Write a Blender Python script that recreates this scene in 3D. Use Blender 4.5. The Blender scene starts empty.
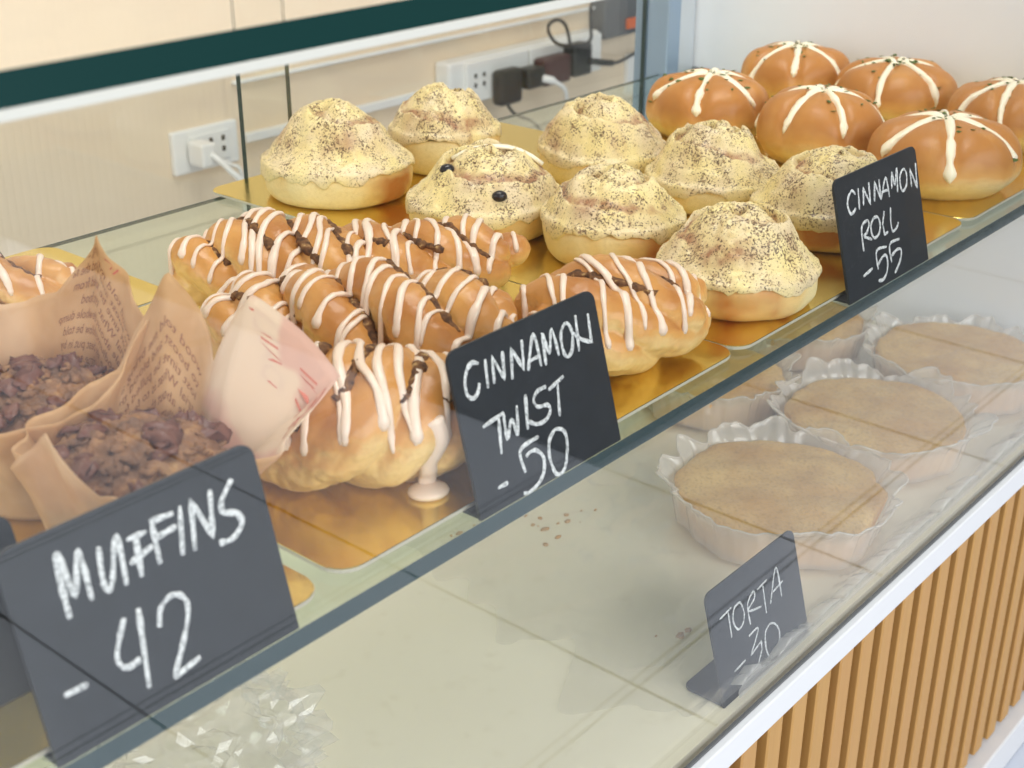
import bpy, bmesh, math, random
from mathutils import Vector, Matrix, noise
from mathutils.bvhtree import BVHTree

SC = bpy.context.scene
COL = SC.collection
R = math.radians
ZS = 0.62            # height of the glass shelf above the shop floor
ZF = ZS - 0.229      # tiled deck of the case
YG = 0.3255          # front glass

# ------------------------------------------------------------------ materials
def lin(c):
    return tuple(((v / 255) / 12.92 if v / 255 <= .04045 else ((v / 255 + .055) / 1.055) ** 2.4) for v in c) + (1.0,)

class NT:
    def __init__(s, name):
        s.m = bpy.data.materials.new(name); s.m.use_nodes = True
        s.t = s.m.node_tree; s.t.nodes.clear()
        s.out = s.n('ShaderNodeOutputMaterial')
    def n(s, kind, **kw):
        nd = s.t.nodes.new(kind)
        for k, v in kw.items():
            if k in nd.inputs.keys(): s.set(nd, k, v)
            else: setattr(nd, k, v)
        return nd
    def set(s, nd, k, v):
        if hasattr(v, 'is_output'): s.t.links.new(v, nd.inputs[k])
        else: nd.inputs[k].default_value = v
    def link(s, a, b): s.t.links.new(a, b)
    def coord(s, kind='Object'):
        return s.n('ShaderNodeTexCoord').outputs[kind]
    def noise(s, scale, detail=3, rough=.55, vec=None, dist=0):
        nd = s.n('ShaderNodeTexNoise'); nd.inputs['Scale'].default_value = scale
        nd.inputs['Detail'].default_value = detail; nd.inputs['Roughness'].default_value = rough
        nd.inputs['Distortion'].default_value = dist
        s.link(vec or s.coord(), nd.inputs['Vector'])
        return nd.outputs[0]
    def ramp(s, fac, *stops, interp='LINEAR'):
        nd = s.n('ShaderNodeValToRGB'); nd.color_ramp.interpolation = interp
        e = nd.color_ramp.elements
        while len(e) < len(stops): e.new(.5)
        for el, (p, c) in zip(e, stops):
            el.position = p; el.color = c if not isinstance(c, (int, float)) else (c, c, c, 1)
        s.link(fac, nd.inputs[0])
        return nd.outputs[0]
    def mix(s, fac, a, b, mode='MIX'):
        nd = s.n('ShaderNodeMix', data_type='RGBA', blend_type=mode)
        for i, v in ((0, fac), (6, a), (7, b)):
            if hasattr(v, 'is_output'): s.link(v, nd.inputs[i])
            else: nd.inputs[i].default_value = v
        return nd.outputs[2]
    def math(s, op, a, b=0, clamp=False):
        nd = s.n('ShaderNodeMath', operation=op, use_clamp=clamp)
        for i, v in enumerate((a, b)):
            if hasattr(v, 'is_output'): s.link(v, nd.inputs[i])
            else: nd.inputs[i].default_value = v
        return nd.outputs[0]
    def bump(s, h, strength=.3, dist=.002):
        nd = s.n('ShaderNodeBump'); nd.inputs['Strength'].default_value = strength
        nd.inputs['Distance'].default_value = dist
        s.link(h, nd.inputs['Height']); return nd.outputs[0]
    def bsdf(s, color, rough=.5, normal=None, **kw):
        nd = s.n('ShaderNodeBsdfPrincipled')
        s.set(nd, 'Base Color', color); s.set(nd, 'Roughness', rough)
        if normal is not None: s.link(normal, nd.inputs['Normal'])
        for k, v in kw.items(): s.set(nd, k.replace('_', ' '), v)
        return nd.outputs[0]
    def done(s, sh):
        s.link(sh, s.out.inputs[0]); return s.m

def plain(name, rgb, rough=.5, **kw):
    t = NT(name); return t.done(t.bsdf(lin(rgb), rough, **kw))

def schlick(t, f0=.04):
    g = t.n('ShaderNodeNewGeometry')
    d = t.n('ShaderNodeVectorMath', operation='DOT_PRODUCT')
    t.link(g.outputs['Incoming'], d.inputs[0]); t.link(g.outputs['Normal'], d.inputs[1])
    c = t.math('SUBTRACT', 1.0, t.math('ABSOLUTE', d.outputs['Value']), True)
    return t.math('ADD', t.math('MULTIPLY', t.math('POWER', c, 5.0), 1 - f0), f0, True)

def glass_mat(name, tint, f0=.04, rough=0.0):
    t = NT(name)
    tr = t.n('ShaderNodeBsdfTransparent'); tr.inputs[0].default_value = tint
    gl = t.n('ShaderNodeBsdfGlossy'); gl.inputs['Roughness'].default_value = rough
    gl.inputs['Color'].default_value = (1, 1, 1, 1)
    mx = t.n('ShaderNodeMixShader')
    t.link(schlick(t, f0), mx.inputs[0]); t.link(tr.outputs[0], mx.inputs[1]); t.link(gl.outputs[0], mx.inputs[2])
    return t.done(mx.outputs[0])

M = {}
M['glass'] = glass_mat('clear_glass', (.985, .99, .985, 1))
M['shelf_glass'] = glass_mat('shelf_glass', (.90, .955, .915, 1))
M['door_glass'] = glass_mat('door_glass', (.975, .985, .98, 1))
M['edge_dark'] = plain('glass_edge_dark', (16, 52, 50), .25)
M['edge_blue'] = plain('glass_edge_blue', (44, 64, 68), .22)
M['edge_door'] = plain('door_edge', (36, 58, 54), .3)

def m_board():
    t = NT('gold_foil')
    n1 = t.noise(18, 2); n2 = t.noise(260, 2)
    col = t.mix(n1, lin((224, 196, 92)), lin((234, 212, 126)))
    return t.done(t.bsdf(col, t.ramp(n1, (.3, .13), (.7, .26)), t.bump(n2, .08, .001), Metallic=1.0))
M['gold'] = m_board()
M['card'] = plain('board_edge', (196, 190, 172), .45)

def m_crust(name, pale, tan, brown, zlo, zhi, gloss=.38, patch=30):
    """baked crust: pale near the base, browner where the top took the oven heat"""
    t = NT(name)
    a = t.n('ShaderNodeAttribute', attribute_name='bake').outputs['Fac']
    n1 = t.noise(patch, 3); n2 = t.noise(420, 3)
    f = t.math('ADD', a, t.math('MULTIPLY', t.math('SUBTRACT', n1, .5), .55), True)
    col = t.ramp(f, (zlo, lin(pale)), ((zlo + zhi) / 2, lin(tan)), (zhi, lin(brown)))
    col = t.mix(t.ramp(n2, (.45, 0), (.75, .25)), col, lin(tuple(int(v * .82) for v in tan)))
    return t.done(t.bsdf(col, gloss, t.bump(n2, .15, .0008), Subsurface_Weight=.06, Subsurface_Radius=(.004, .002, .001)))
M['bun'] = m_crust('garlic_bun_crust', (238, 210, 146), (220, 164, 90), (186, 124, 58), .08, .80, .42)
M['roll'] = m_crust('roll_dough', (244, 222, 164), (238, 204, 134), (200, 128, 62), .30, .98, .5, 26)
M['twist'] = m_crust('twist_crust', (234, 200, 134), (214, 158, 86), (172, 110, 50), .10, 1.0, .36, 34)
M['cream'] = plain('cream_cheese', (250, 240, 214), .35, Subsurface_Weight=.1, Subsurface_Radius=(.003, .002, .001))
M['herb'] = plain('parsley', (84, 104, 42), .6)
M['icing'] = plain('sugar_icing', (230, 208, 188), .3, Subsurface_Weight=.2, Subsurface_Radius=(.003, .002, .0015))

def m_filling():
    t = NT('cinnamon_filling'); n = t.noise(300, 3)
    return t.done(t.bsdf(t.ramp(n, (.35, lin((70, 42, 22))), (.6, lin((120, 80, 44))), (.78, lin((200, 168, 112)))), .85, t.bump(n, .6, .002)))
M['filling'] = m_filling()

def m_frost():
    """cream frosting, dusted with cocoa: fine specks over uneven brown smears"""
    t = NT('frosting_with_cocoa')
    big = t.noise(38, 3); mid = t.noise(120, 4, .6); sp = t.noise(720, 2, .6); sp2 = t.noise(380, 3, .65)
    a = t.n('ShaderNodeAttribute', attribute_name='bake').outputs['Fac']   # cocoa sifted on top
    sw = t.n('ShaderNodeAttribute', attribute_name='swirl').outputs['Fac'] # dough showing along the swirl
    col = t.mix(t.ramp(big, (.38, 0), (.66, 1)), lin((232, 212, 148)), lin((226, 206, 166)))
    col = t.mix(t.math('MULTIPLY', t.ramp(mid, (.28, .1), (.56, .9)), sw), col, lin((158, 104, 72)))
    dens = t.math('MULTIPLY', a, t.ramp(t.noise(64, 2), (.36, -.25), (.62, 1.0)))
    f1 = t.ramp(t.math('ADD', sp, t.math('MULTIPLY', dens, .12)), (.635, 0), (.69, .9))
    f2 = t.ramp(t.math('ADD', sp2, t.math('MULTIPLY', dens, .10)), (.62, 0), (.74, .8))
    col = t.mix(f2, col, lin((124, 88, 58)))
    col = t.mix(f1, col, lin((84, 58, 40)))
    return t.done(t.bsdf(col, .42, t.bump(mid, .35, .002), Subsurface_Weight=.05, Subsurface_Radius=(.003, .002, .001)))
M['frost'] = m_frost()
M['raisin'] = plain('raisin', (30, 26, 32), .3)

def m_torta():
    t = NT('torta_crumb'); n1 = t.noise(26, 3); n2 = t.noise(380, 3)
    col = t.ramp(n1, (.3, lin((212, 160, 88))), (.7, lin((240, 200, 130))))
    col = t.mix(t.ramp(n2, (.5, 0), (.72, .5)), col, lin((176, 122, 62)))
    return t.done(t.bsdf(col, .5, t.bump(n2, .3, .001)))
M['torta'] = m_torta()

def m_film(name, color, transp, f0=.06, rough=.15, trans=.5):
    t = NT(name)
    tr = t.n('ShaderNodeBsdfTransparent')
    df = t.n('ShaderNodeBsdfDiffuse'); df.inputs[0].default_value = color
    tl = t.n('ShaderNodeBsdfTranslucent'); tl.inputs[0].default_value = color
    gl = t.n('ShaderNodeBsdfGlossy'); gl.inputs['Roughness'].default_value = rough
    m1 = t.n('ShaderNodeMixShader'); m1.inputs[0].default_value = trans
    t.link(df.outputs[0], m1.inputs[1]); t.link(tl.outputs[0], m1.inputs[2])
    m2 = t.n('ShaderNodeMixShader'); m2.inputs[0].default_value = transp
    t.link(m1.outputs[0], m2.inputs[1]); t.link(tr.outputs[0], m2.inputs[2])
    m3 = t.n('ShaderNodeMixShader')
    t.link(schlick(t, f0), m3.inputs[0]); t.link(m2.outputs[0], m3.inputs[1]); t.link(gl.outputs[0], m3.inputs[2])
    return t.done(m3.outputs[0])
M['liner'] = m_film('cake_liner', lin((248, 242, 234)), .38)
M['film'] = m_film('clear_film', lin((245, 242, 238)), .86, .05, .12)
M['bag'] = m_film('clear_bag', lin((246, 244, 240)), .80, .08, .08)

def m_paper(name, a, b):
    t = NT(name); n1 = t.noise(60, 3); n2 = t.noise(500, 2)
    col = t.ramp(n1, (.3, lin(a)), (.7, lin(b)))
    df = t.bsdf(col, .75, t.bump(n2, .15, .0006))
    tl = t.n('ShaderNodeBsdfTranslucent'); t.link(col, tl.inputs[0])
    mx = t.n('ShaderNodeMixShader'); mx.inputs[0].default_value = .35
    t.link(df, mx.inputs[1]); t.link(tl.outputs[0], mx.inputs[2])
    return t.done(mx.outputs[0])
M['paper'] = m_paper('kraft_paper', (206, 168, 122), (222, 188, 146))
M['paper_pale'] = m_paper('pale_paper', (232, 208, 184), (238, 218, 196))
M['ink'] = plain('brown_ink', (150, 98, 66), .7)
M['ink_red'] = plain('red_ink', (196, 112, 92), .7)
M['pink'] = plain('pink_print', (214, 160, 146), .7)

def m_muffin():
    t = NT('muffin_crumb'); n1 = t.noise(90, 4); n2 = t.noise(330, 3)
    col = t.ramp(n1, (.3, lin((84, 52, 32))), (.55, lin((134, 92, 56))), (.75, lin((176, 134, 84))))
    return t.done(t.bsdf(col, .6, t.bump(n2, .6, .002)))
M['muffin'] = m_muffin()
M['nut'] = plain('nut_brown', (104, 60, 44), .45)

def m_sign():
    t = NT('chalk_board'); n = t.noise(120, 4)
    return t.done(t.bsdf(t.ramp(n, (.3, lin((26, 31, 37))), (.7, lin((32, 37, 44)))), .5))
M['sign'] = m_sign()

def m_chalk():
    t = NT('chalk'); n = t.noise(700, 3, .7)
    return t.done(t.bsdf(t.ramp(n, (.3, lin((112, 116, 120))), (.58, lin((226, 229, 230)))), .85))
M['chalk'] = m_chalk()

def m_deck():
    t = NT('deck_tile'); n = t.noise(9, 3); n2 = t.noise(70, 3)
    col = t.mix(n, lin((240, 231, 206)), lin((245, 238, 218)))
    col = t.mix(t.ramp(n2, (.6, 0), (.85, .3)), col, lin((206, 190, 150)))
    return t.done(t.bsdf(col, .16))
M['deck'] = m_deck()
M['white'] = plain('white_paint', (222, 224, 227), .35)
M['panel'] = plain('panel_white', (242, 245, 250), .3)
M['alu'] = plain('aluminium', (150, 172, 196), .3, Metallic=.35)
M['alu_light'] = plain('aluminium_light', (206, 214, 222), .3, Metallic=.25)

def m_wood():
    t = NT('oak_slat')
    mp = t.n('ShaderNodeMapping'); mp.inputs['Scale'].default_value = (60, 60, 3)
    t.link(t.coord(), mp.inputs[0])
    n = t.noise(3, 4, .6, mp.outputs[0])
    mp2 = t.n('ShaderNodeMapping'); mp2.inputs['Scale'].default_value = (30, 1, .2)
    t.link(t.coord(), mp2.inputs[0]); n2 = t.noise(1, 1, .5, mp2.outputs[0])
    col = t.mix(n, lin((178, 134, 72)), lin((198, 154, 90)))
    col = t.mix(t.ramp(n2, (.35, 0), (.65, .5)), col, lin((188, 140, 84)))
    return t.done(t.bsdf(col, .5))
M['wood'] = m_wood()
M['wood_back'] = plain('slat_backing', (112, 68, 18), .6)

def m_floor():
    t = NT('floor_tile'); n = t.noise(4, 3)
    return t.done(t.bsdf(t.mix(n, lin((192, 199, 212)), lin((202, 208, 220))), .13))
M['floor'] = m_floor()
M['grout'] = plain('dark_grout', (46, 42, 38), .7)
M['mat'] = plain('reflection_slab', (30, 31, 33), .8)  # dark tone of the added slab that the front glass mirrors

def m_wall():
    t = NT('cream_wall'); n = t.noise(5, 3)
    return t.done(t.bsdf(t.mix(n, lin((228, 208, 180)), lin((234, 217, 192))), .6))
M['wall'] = m_wall()
M['plastic_white'] = plain('white_plastic', (232, 232, 228), .35)
M['plastic_black'] = plain('black_plastic', (30, 30, 32), .4)
M['plastic_red'] = plain('dark_red_plastic', (70, 30, 32), .4)
M['plastic_grey'] = plain('grey_plastic', (92, 94, 96), .45)
M['orange'] = plain('orange_switch', (220, 110, 60), .4)
M['hole'] = plain('socket_hole', (40, 38, 36), .6)

# ------------------------------------------------------------------ object helpers
def link(name, me, parent=None, mat=None):
    o = bpy.data.objects.new(name, me); COL.objects.link(o)
    if parent is not None: o.parent = parent
    if mat is not None:
        for m in (mat if isinstance(mat, (list, tuple)) else [mat]): me.materials.append(m)
    return o

def obj(name, bm, mat, parent=None, smooth=True):
    me = bpy.data.meshes.new(name)
    bm.normal_update(); bm.to_mesh(me); bm.free()
    if smooth:
        for p in me.polygons: p.use_smooth = True
    return link(name, me, parent, mat)

def tag(o, label=None, cat=None, group=None, kind=None):
    if label: o['label'] = label
    if cat: o['category'] = cat
    if group: o['group'] = group
    if kind: o['kind'] = kind
    return o

def thing(name, label, cat, loc=(0, 0, 0), rz=0, group=None):
    o = bpy.data.objects.new(name, None); COL.objects.link(o)
    o.empty_display_size = .02
    o.location = loc; o.rotation_euler = (0, 0, rz)
    return tag(o, label, cat, group)

def box(bm, lo, hi, mi=0):
    vs = [bm.verts.new((x, y, z)) for z in (lo[2], hi[2]) for y in (lo[1], hi[1]) for x in (lo[0], hi[0])]
    for f in ((0, 2, 3, 1), (4, 5, 7, 6), (0, 1, 5, 4), (2, 6, 7, 3), (0, 4, 6, 2), (1, 3, 7, 5)):
        bm.faces.new([vs[i] for i in f]).material_index = mi
    return vs

def bbox(lo, hi, bevel=0, seg=2):
    bm = bmesh.new(); box(bm, lo, hi)
    if bevel: bmesh.ops.bevel(bm, geom=bm.edges[:], offset=bevel, segments=seg, affect='EDGES', profile=.5)
    return bm

def rounded_slab(bm, x0, x1, y0, y1, z0, z1, r, seg=6, top=0, side=0, corners=(1, 1, 1, 1)):
    pts = []
    for (cx, cy, a0, on) in ((x1 - r, y1 - r, 0, corners[0]), (x0 + r, y1 - r, 90, corners[1]), (x0 + r, y0 + r, 180, corners[2]), (x1 - r, y0 + r, 270, corners[3])):
        if on:
            for k in range(seg + 1):
                a = R(a0 + 90 * k / seg); pts.append((cx + r * math.cos(a), cy + r * math.sin(a)))
        else:
            s = {0: (1, 1), 90: (-1, 1), 180: (-1, -1), 270: (1, -1)}[a0]
            pts.append((cx + r * s[0], cy + r * s[1]))
    lo = [bm.verts.new((x, y, z0)) for x, y in pts]; hi = [bm.verts.new((x, y, z1)) for x, y in pts]
    bm.faces.new(hi).material_index = top; bm.faces.new(lo[::-1]).material_index = side
    n = len(pts)
    for i in range(n):
        bm.faces.new((lo[i], lo[(i + 1) % n], hi[(i + 1) % n], hi[i])).material_index = side

def tube(bm, pts, rad, seg=8, squash=1.0, up=Vector((0, 0, 1)), cap=True, mi=0):
    """round bar along points; rad is a number or one per point"""
    pts = [Vector(p) for p in pts]; n = len(pts)
    rr = rad if isinstance(rad, (list, tuple)) else [rad] * n
    rings = []
    for i, p in enumerate(pts):
        t = (pts[min(i + 1, n - 1)] - pts[max(i - 1, 0)])
        if t.length < 1e-9: t = Vector((1, 0, 0))
        t.normalize()
        s = t.cross(up)
        if s.length < 1e-3: s = t.cross(Vector((.3, 1, 0)))
        s.normalize(); u = s.cross(t)
        rings.append([bm.verts.new(p + s * (rr[i] * math.cos(a)) + u * (rr[i] * squash * math.sin(a))) for a in (2 * math.pi * k / seg for k in range(seg))])
    for a, b in zip(rings, rings[1:]):
        for k in range(seg):
            bm.faces.new((a[k], a[(k + 1) % seg], b[(k + 1) % seg], b[k])).material_index = mi
    if cap:
        bm.faces.new(rings[0][::-1]).material_index = mi; bm.faces.new(rings[-1]).material_index = mi

def crom(pts, per=8, closed=False):
    pts = [Vector(p) for p in pts]; n = len(pts); out = []
    rng = range(n if closed else n - 1)
    for i in rng:
        if closed: a, b, c, d = (pts[(i + k - 1) % n] for k in range(4))
        else: a, b, c, d = pts[max(i - 1, 0)], pts[i], pts[i + 1], pts[min(i + 2, n - 1)]
        for k in range(per):
            t = k / per
            out.append(.5 * ((2 * b) + (c - a) * t + (2 * a - 5 * b + 4 * c - d) * t * t + (3 * b - a - 3 * c + d) * t ** 3))
    if not closed: out.append(pts[-1])
    return out

def fbm(x, y, z, o=3):
    return noise.fractal(Vector((x, y, z)), 1.0, 2.0, o)

def set_attr(o, vals, name='bake'):
    at = o.data.attributes.new(name, 'FLOAT', 'POINT')
    at.data.foreach_set('value', vals)

def polar(bm, fn, ts, na, closed_top=True, closed_bottom=False):
    """surface of revolution-like grid: fn(t, angle) -> point, first ring collapses to a pole"""
    rings = []
    for i, t in enumerate(ts):
        if i == 0 and closed_top: rings.append([bm.verts.new(fn(t, 0))]); continue
        if i == len(ts) - 1 and closed_bottom: rings.append([bm.verts.new(fn(t, 0))]); continue
        rings.append([bm.verts.new(fn(t, 2 * math.pi * k / na)) for k in range(na)])
    for a, b in zip(rings, rings[1:]):
        for k in range(na):
            k2 = (k + 1) % na
            if len(a) == 1: bm.faces.new((a[0], b[k], b[k2]))
            elif len(b) == 1: bm.faces.new((a[k], b[0], a[k2]))
            else: bm.faces.new((a[k], b[k], b[k2], a[k2]))
    return rings
def sstep(a, b, x):
    t = max(0, min(1, (x - a) / (b - a))); return t * t * (3 - 2 * t)
# ------------------------------------------------------------------ camera
RT = Vector((0.645062, -0.764127, 0.002219)); FW = Vector((0.692285, 0.58693, -0.4197))
pi_, ya, ro, fpx = R(24.817), R(40.292), R(0.127), 1359.36
FW = Vector((math.cos(ya) * math.cos(pi_), math.sin(ya) * math.cos(pi_), -math.sin(pi_)))
r0 = Vector((math.sin(ya), -math.cos(ya), 0)); u0 = r0.cross(FW)
RT = r0 * math.cos(ro) + u0 * math.sin(ro); UP = u0 * math.cos(ro) - r0 * math.sin(ro)
cam = bpy.data.cameras.new('camera'); co = bpy.data.objects.new('camera', cam); COL.objects.link(co)
mw = Matrix((RT, UP, -FW)).transposed().to_4x4(); mw.translation = (0, 0, ZS + .30)
co.matrix_world = mw
cam.sensor_width = 36; cam.lens = fpx / 1024 * 36; cam.clip_start = .02
cam.dof.use_dof = True; cam.dof.focus_distance = .80; cam.dof.aperture_fstop = 15
SC.camera = co

# ------------------------------------------------------------------ the shop around the case
def struct(name, bm, mat, smooth=False):
    return tag(obj(name, bm, mat, None, smooth), kind='structure')

bm = bmesh.new(); box(bm, (-3.2, -9, -.05), (8, 2.2, 0), 0)
for k in range(-10, 11):                       # dark joints between the floor tiles
    x = .632 + .3765 * k
    if -3.1 < x < 4.5: box(bm, (x - .002, -9, 0), (x + .002, 2.2, .0004), 1)
for k in range(-11, 6):
    y = -.0285 + .3765 * k
    if -3.9 < y < 2.1: box(bm, (-3.2, y - .002, 0), (4.6, y + .002, .0005), 1)
struct('floor', bm, [M['floor'], M['grout']])
tag(obj('reflection_slab', bbox((1.385, -8.5, .0006), (7.5, -.36, .012), .004), M['mat'], None, False),  # out of view, added so the pane reflects dark over rolls and buns
    'unseen dark slab added on the floor to darken reflections in the front glass', 'mat')

bm = bmesh.new(); box(bm, (-.6, 1.6, 0), (3.9, 1.68, 2.5))
struct('wall_back', bm, M['wall'])
bm = bmesh.new()                                # fluted cladding on the rear wall, low part
x = .2
while x < 1.24:
    tube(bm, [(x, 1.598, .02), (x, 1.598, ZS + .02)], .0058, 6, .05, Vector((0, 1, 0))); x += .0117
struct('trim_1', bm, M['wall'], False)

# ------------------------------------------------------------------ the display case
case = thing('display_case', 'glass bakery display case with white base rail and oak slat front', 'display case', (0, 0, 0))
XE = 1.236; XA = -.75
def cpart(name, bm, mat, smooth=False, label=None, parent=None):
    o = obj(name, bm, mat, parent or case, smooth)
    if label: o['label'] = label
    return o
def edged(lo, hi, faces):
    """glass sheet: faces set (axis, side) that show the dark cut edge"""
    bm = bmesh.new(); box(bm, lo, hi); bm.normal_update()
    for f in bm.faces:
        for ax, sg in faces:
            if f.normal[ax] * sg > .9: f.material_index = 1
    return bm
cpart('front_glass', edged((XA, YG - .003, ZF - .0005), (XE, YG + .003, ZS + .2172), []), M['glass'], label='clear front pane')
cpart('top_glass', edged((XA, YG - .004, ZS + .2178), (XE, .835, ZS + .2275), [(1, -1), (1, 1)]), [M['glass'], M['edge_dark']], label='glass top with dark green cut edge')
cpart('seal_strip', bbox((XA, YG - .0036, ZS + .2142), (XE, YG + .0036, ZS + .2176), .0005), plain('seal', (206, 206, 198), .4))
cpart('glass_shelf', edged((XA, .3375, ZS - .009), (XE - .002, .80, ZS), [(1, -1), (0, 1)]), [M['shelf_glass'], M['edge_blue']], label='pale green glass shelf')
cpart('sliding_door', edged((.647, .8165, ZF + .002), (1.175, .8215, ZS + .2165), [(0, -1), (0, 1)]), [M['door_glass'], M['edge_door']])
cpart('sliding_door', edged((XA, .8235, ZF + .002), (.701, .8285, ZS + .2165), [(0, 1), (0, -1)]), [M['door_glass'], M['edge_door']])
bm = bbox((1.177, .790, ZF), (1.200, .832, ZS + .2165), .002); 
cpart('corner_post', bm, M['alu'], label='blue-grey aluminium post')
cpart('corner_trim', bbox((1.2015, .795, ZF), (1.2345, .835, ZS + .2165), .002), M['alu_light'])
cpart('end_panel', bbox((XE, YG - .004, .03), (XE + .02, .84, ZS + .33), .001), M['panel'], label='opaque white end panel')
cpart('deck', bbox((XA, YG + .0035, ZF - .02), (XE - .0005, .84, ZF)), M['deck'], label='cream tiled deck')
bm = bbox((XA, .3155, ZF - .0205), (XE + .02, YG - .0034, ZF + .0005), .0012)
cpart('base_rail', bm, M['white'], label='white base rail')
bm = bmesh.new(); box(bm, (XA, .344, .055), (XE + .02, .352, ZF - .0205))
cpart('slat_backing', bm, M['wood_back'])
bm = bmesh.new(); x = -.30; rnd = random.Random(3)
while x < XE:
    b2 = bbox((x, .331, .045 + rnd.uniform(0, .004)), (x + .0185, .3445, ZF - .021), .0012, 1)
    me = bpy.data.meshes.new('t'); b2.to_mesh(me); b2.free(); bm.from_mesh(me); bpy.data.meshes.remove(me); x += .0328
cpart('slat_panel', bm, M['wood'], label='vertical oak slats')
cpart('glass_gasket', bbox((XA, YG - .0052, ZF + .0006), (XE, YG - .0033, ZF + .0026)), M['plastic_grey'])
cpart('polished_edge', bbox((XA, .8002, ZS - .0022), (XE - .002, .8014, ZS)), M['edge_door'])
bm = bbox((XA, .318, .0008), (XE + .02, .36, .043), .002)
cpart('plinth', bm, M['white'], label='white plinth')
cpart('rear_base', bbox((XA, .6, .001), (XE, .82, ZF - .0205)), M['panel'])

# ------------------------------------------------------------------ gold cake boards
def board(x0, x1, y0, y1, label):
    bm = bmesh.new(); rounded_slab(bm, x0, x1, y0, y1, ZS + .0021, ZS + .0043, .012, 6, 0, 1)
    bmesh.ops.bevel(bm, geom=[e for e in bm.edges if all(v.co.z > ZS + .004 for v in e.verts)], offset=.0004, segments=1, affect='EDGES')
    return tag(obj('cake_board', bm, [M['gold'], M['card']], None, False), label, 'cake board', 'gold boards on the glass shelf')
board(-.02, .296, .3455, .575, 'gold cake board under the paper wrapped muffins')
board(.3055, .6020, .3475, .650, 'gold cake board under the pile of iced cinnamon twists')
board(.155, .4555, .6530, .79, 'gold cake board under the iced twist beyond the muffins')
board(.6035, .9035, .3475, .8125, 'gold cake board under the eight cocoa dusted cinnamon rolls')
board(.9055, 1.2285, .3475, .6850, 'gold cake board under the cream topped buns by the end panel')
ZB = ZS + .0043

# ------------------------------------------------------------------ chalk signs
STROKES = {}
STROKES['twist'] = [[(178,656),(141,673),(101,651),(75,604),(75,549),(107,524),(141,543),(159,576)],[(221,663),(204,537)],[(247,543),(266,661),(314,541),(335,663)],[(362,525),(392,657),(446,542),(469,674)],[(472,529),(550,673),(562,520)],[(496,567),(552,569)],[(594,514),(610,659),(631,561),(676,660),(692,529)],[(762,655),(730,614),(727,539),(749,505),(789,528),(810,598),(793,650),(762,655)],[(835,505),(855,673)],[(806,607),(863,554),(933,517),(944,655)],[(423,434),(394,278)],[(565,423),(501,420),(467,390),(487,353),(552,339),(561,306),(521,278),(459,280),(412,309)],[(577,402),(694,429)],[(647,421),(618,261)],[(124,387),(266,403)],[(231,403),(201,234)],[(263,400),(256,285),(305,356),(324,279),(355,406)],[(454,223),(320,206),(325,99)],[(348,166),(378,176),(419,169),(456,125),(443,61),(394,21),(327,5),(286,13)],[(566,216),(517,179),(498,109),(511,31),(542,6),(586,23),(623,96),(634,161),(613,199),(566,216)],[(136,99),(204,99)]]
STROKES['roll'] = [[(239,625),(200,655),(147,624),(128,579),(151,527),(190,527),(221,545)],[(281,653),(263,525)],[(319,537),(342,639),(406,527),(419,660)],[(461,530),(492,644),(542,527),(551,650)],[(547,520),(639,640),(659,513)],[(579,564),(648,561)],[(702,556),(729,653),(748,571),(800,667),(773,517)],[(867,640),(827,600),(824,535),(852,509),(903,537),(920,599),(901,636),(867,640)],[(969,509),(975,624),(1043,486),(1060,645)],[(249,270),(259,411),(336,440),(355,413),(317,371),(279,355),(368,314)],[(421,435),(378,401),(376,344),(408,313),(466,328),(494,379),(474,429),(421,435)],[(567,445),(526,371),(535,303),(582,309)],[(655,447),(635,364),(645,298),(704,308),(733,334)],[(204,123),(327,141)],[(541,224),(405,230),(398,115)],[(402,144),(473,177),(520,171),(527,123),(497,66),(441,38),(382,48)],[(718,229),(584,227),(580,113)],[(591,153),(667,172),(721,159),(707,109),(652,64),(605,37)]]
STROKES['muffin'] = [[(184,452),(193,637),(210,660),(224,515),(277,657),(276,475)],[(350,636),(333,535),(335,490),(357,492),(422,644),(409,468)],[(490,623),(471,471)],[(453,615),(533,612)],[(442,532),(542,556)],[(562,648),(550,484)],[(555,639),(651,631)],[(561,576),(649,583)],[(683,646),(643,475)],[(694,469),(731,647),(778,487),(816,653)],[(915,655),(850,594),(847,553),(898,528),(909,485),(858,448),(796,454)],[(366,368),(306,266),(307,218),(336,199),(382,205)],[(425,376),(382,93)],[(482,275),(502,332),(548,359),(586,350),(608,312),(593,251),(540,163),(490,85),(533,89),(601,101)],[(89,220),(177,216)]]
STROKES['torta'] = [[(102,553),(238,569)],[(199,569),(193,386)],[(322,561),(263,547),(235,477),(269,405),(328,413),(361,472),(342,547),(322,561)],[(407,370),(410,505),(490,557),(494,512),(407,464),(552,426)],[(537,549),(658,564)],[(603,547),(596,359)],[(656,393),(777,595),(793,381)],[(703,457),(829,476)],[(370,308),(481,307),(358,181)],[(358,181),(491,214),(484,160),(409,73)],[(609,276),(549,242),(530,146),(552,76),(617,63),(681,109),(703,186),(663,254),(609,276)],[(162,168),(293,181)]]

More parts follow.
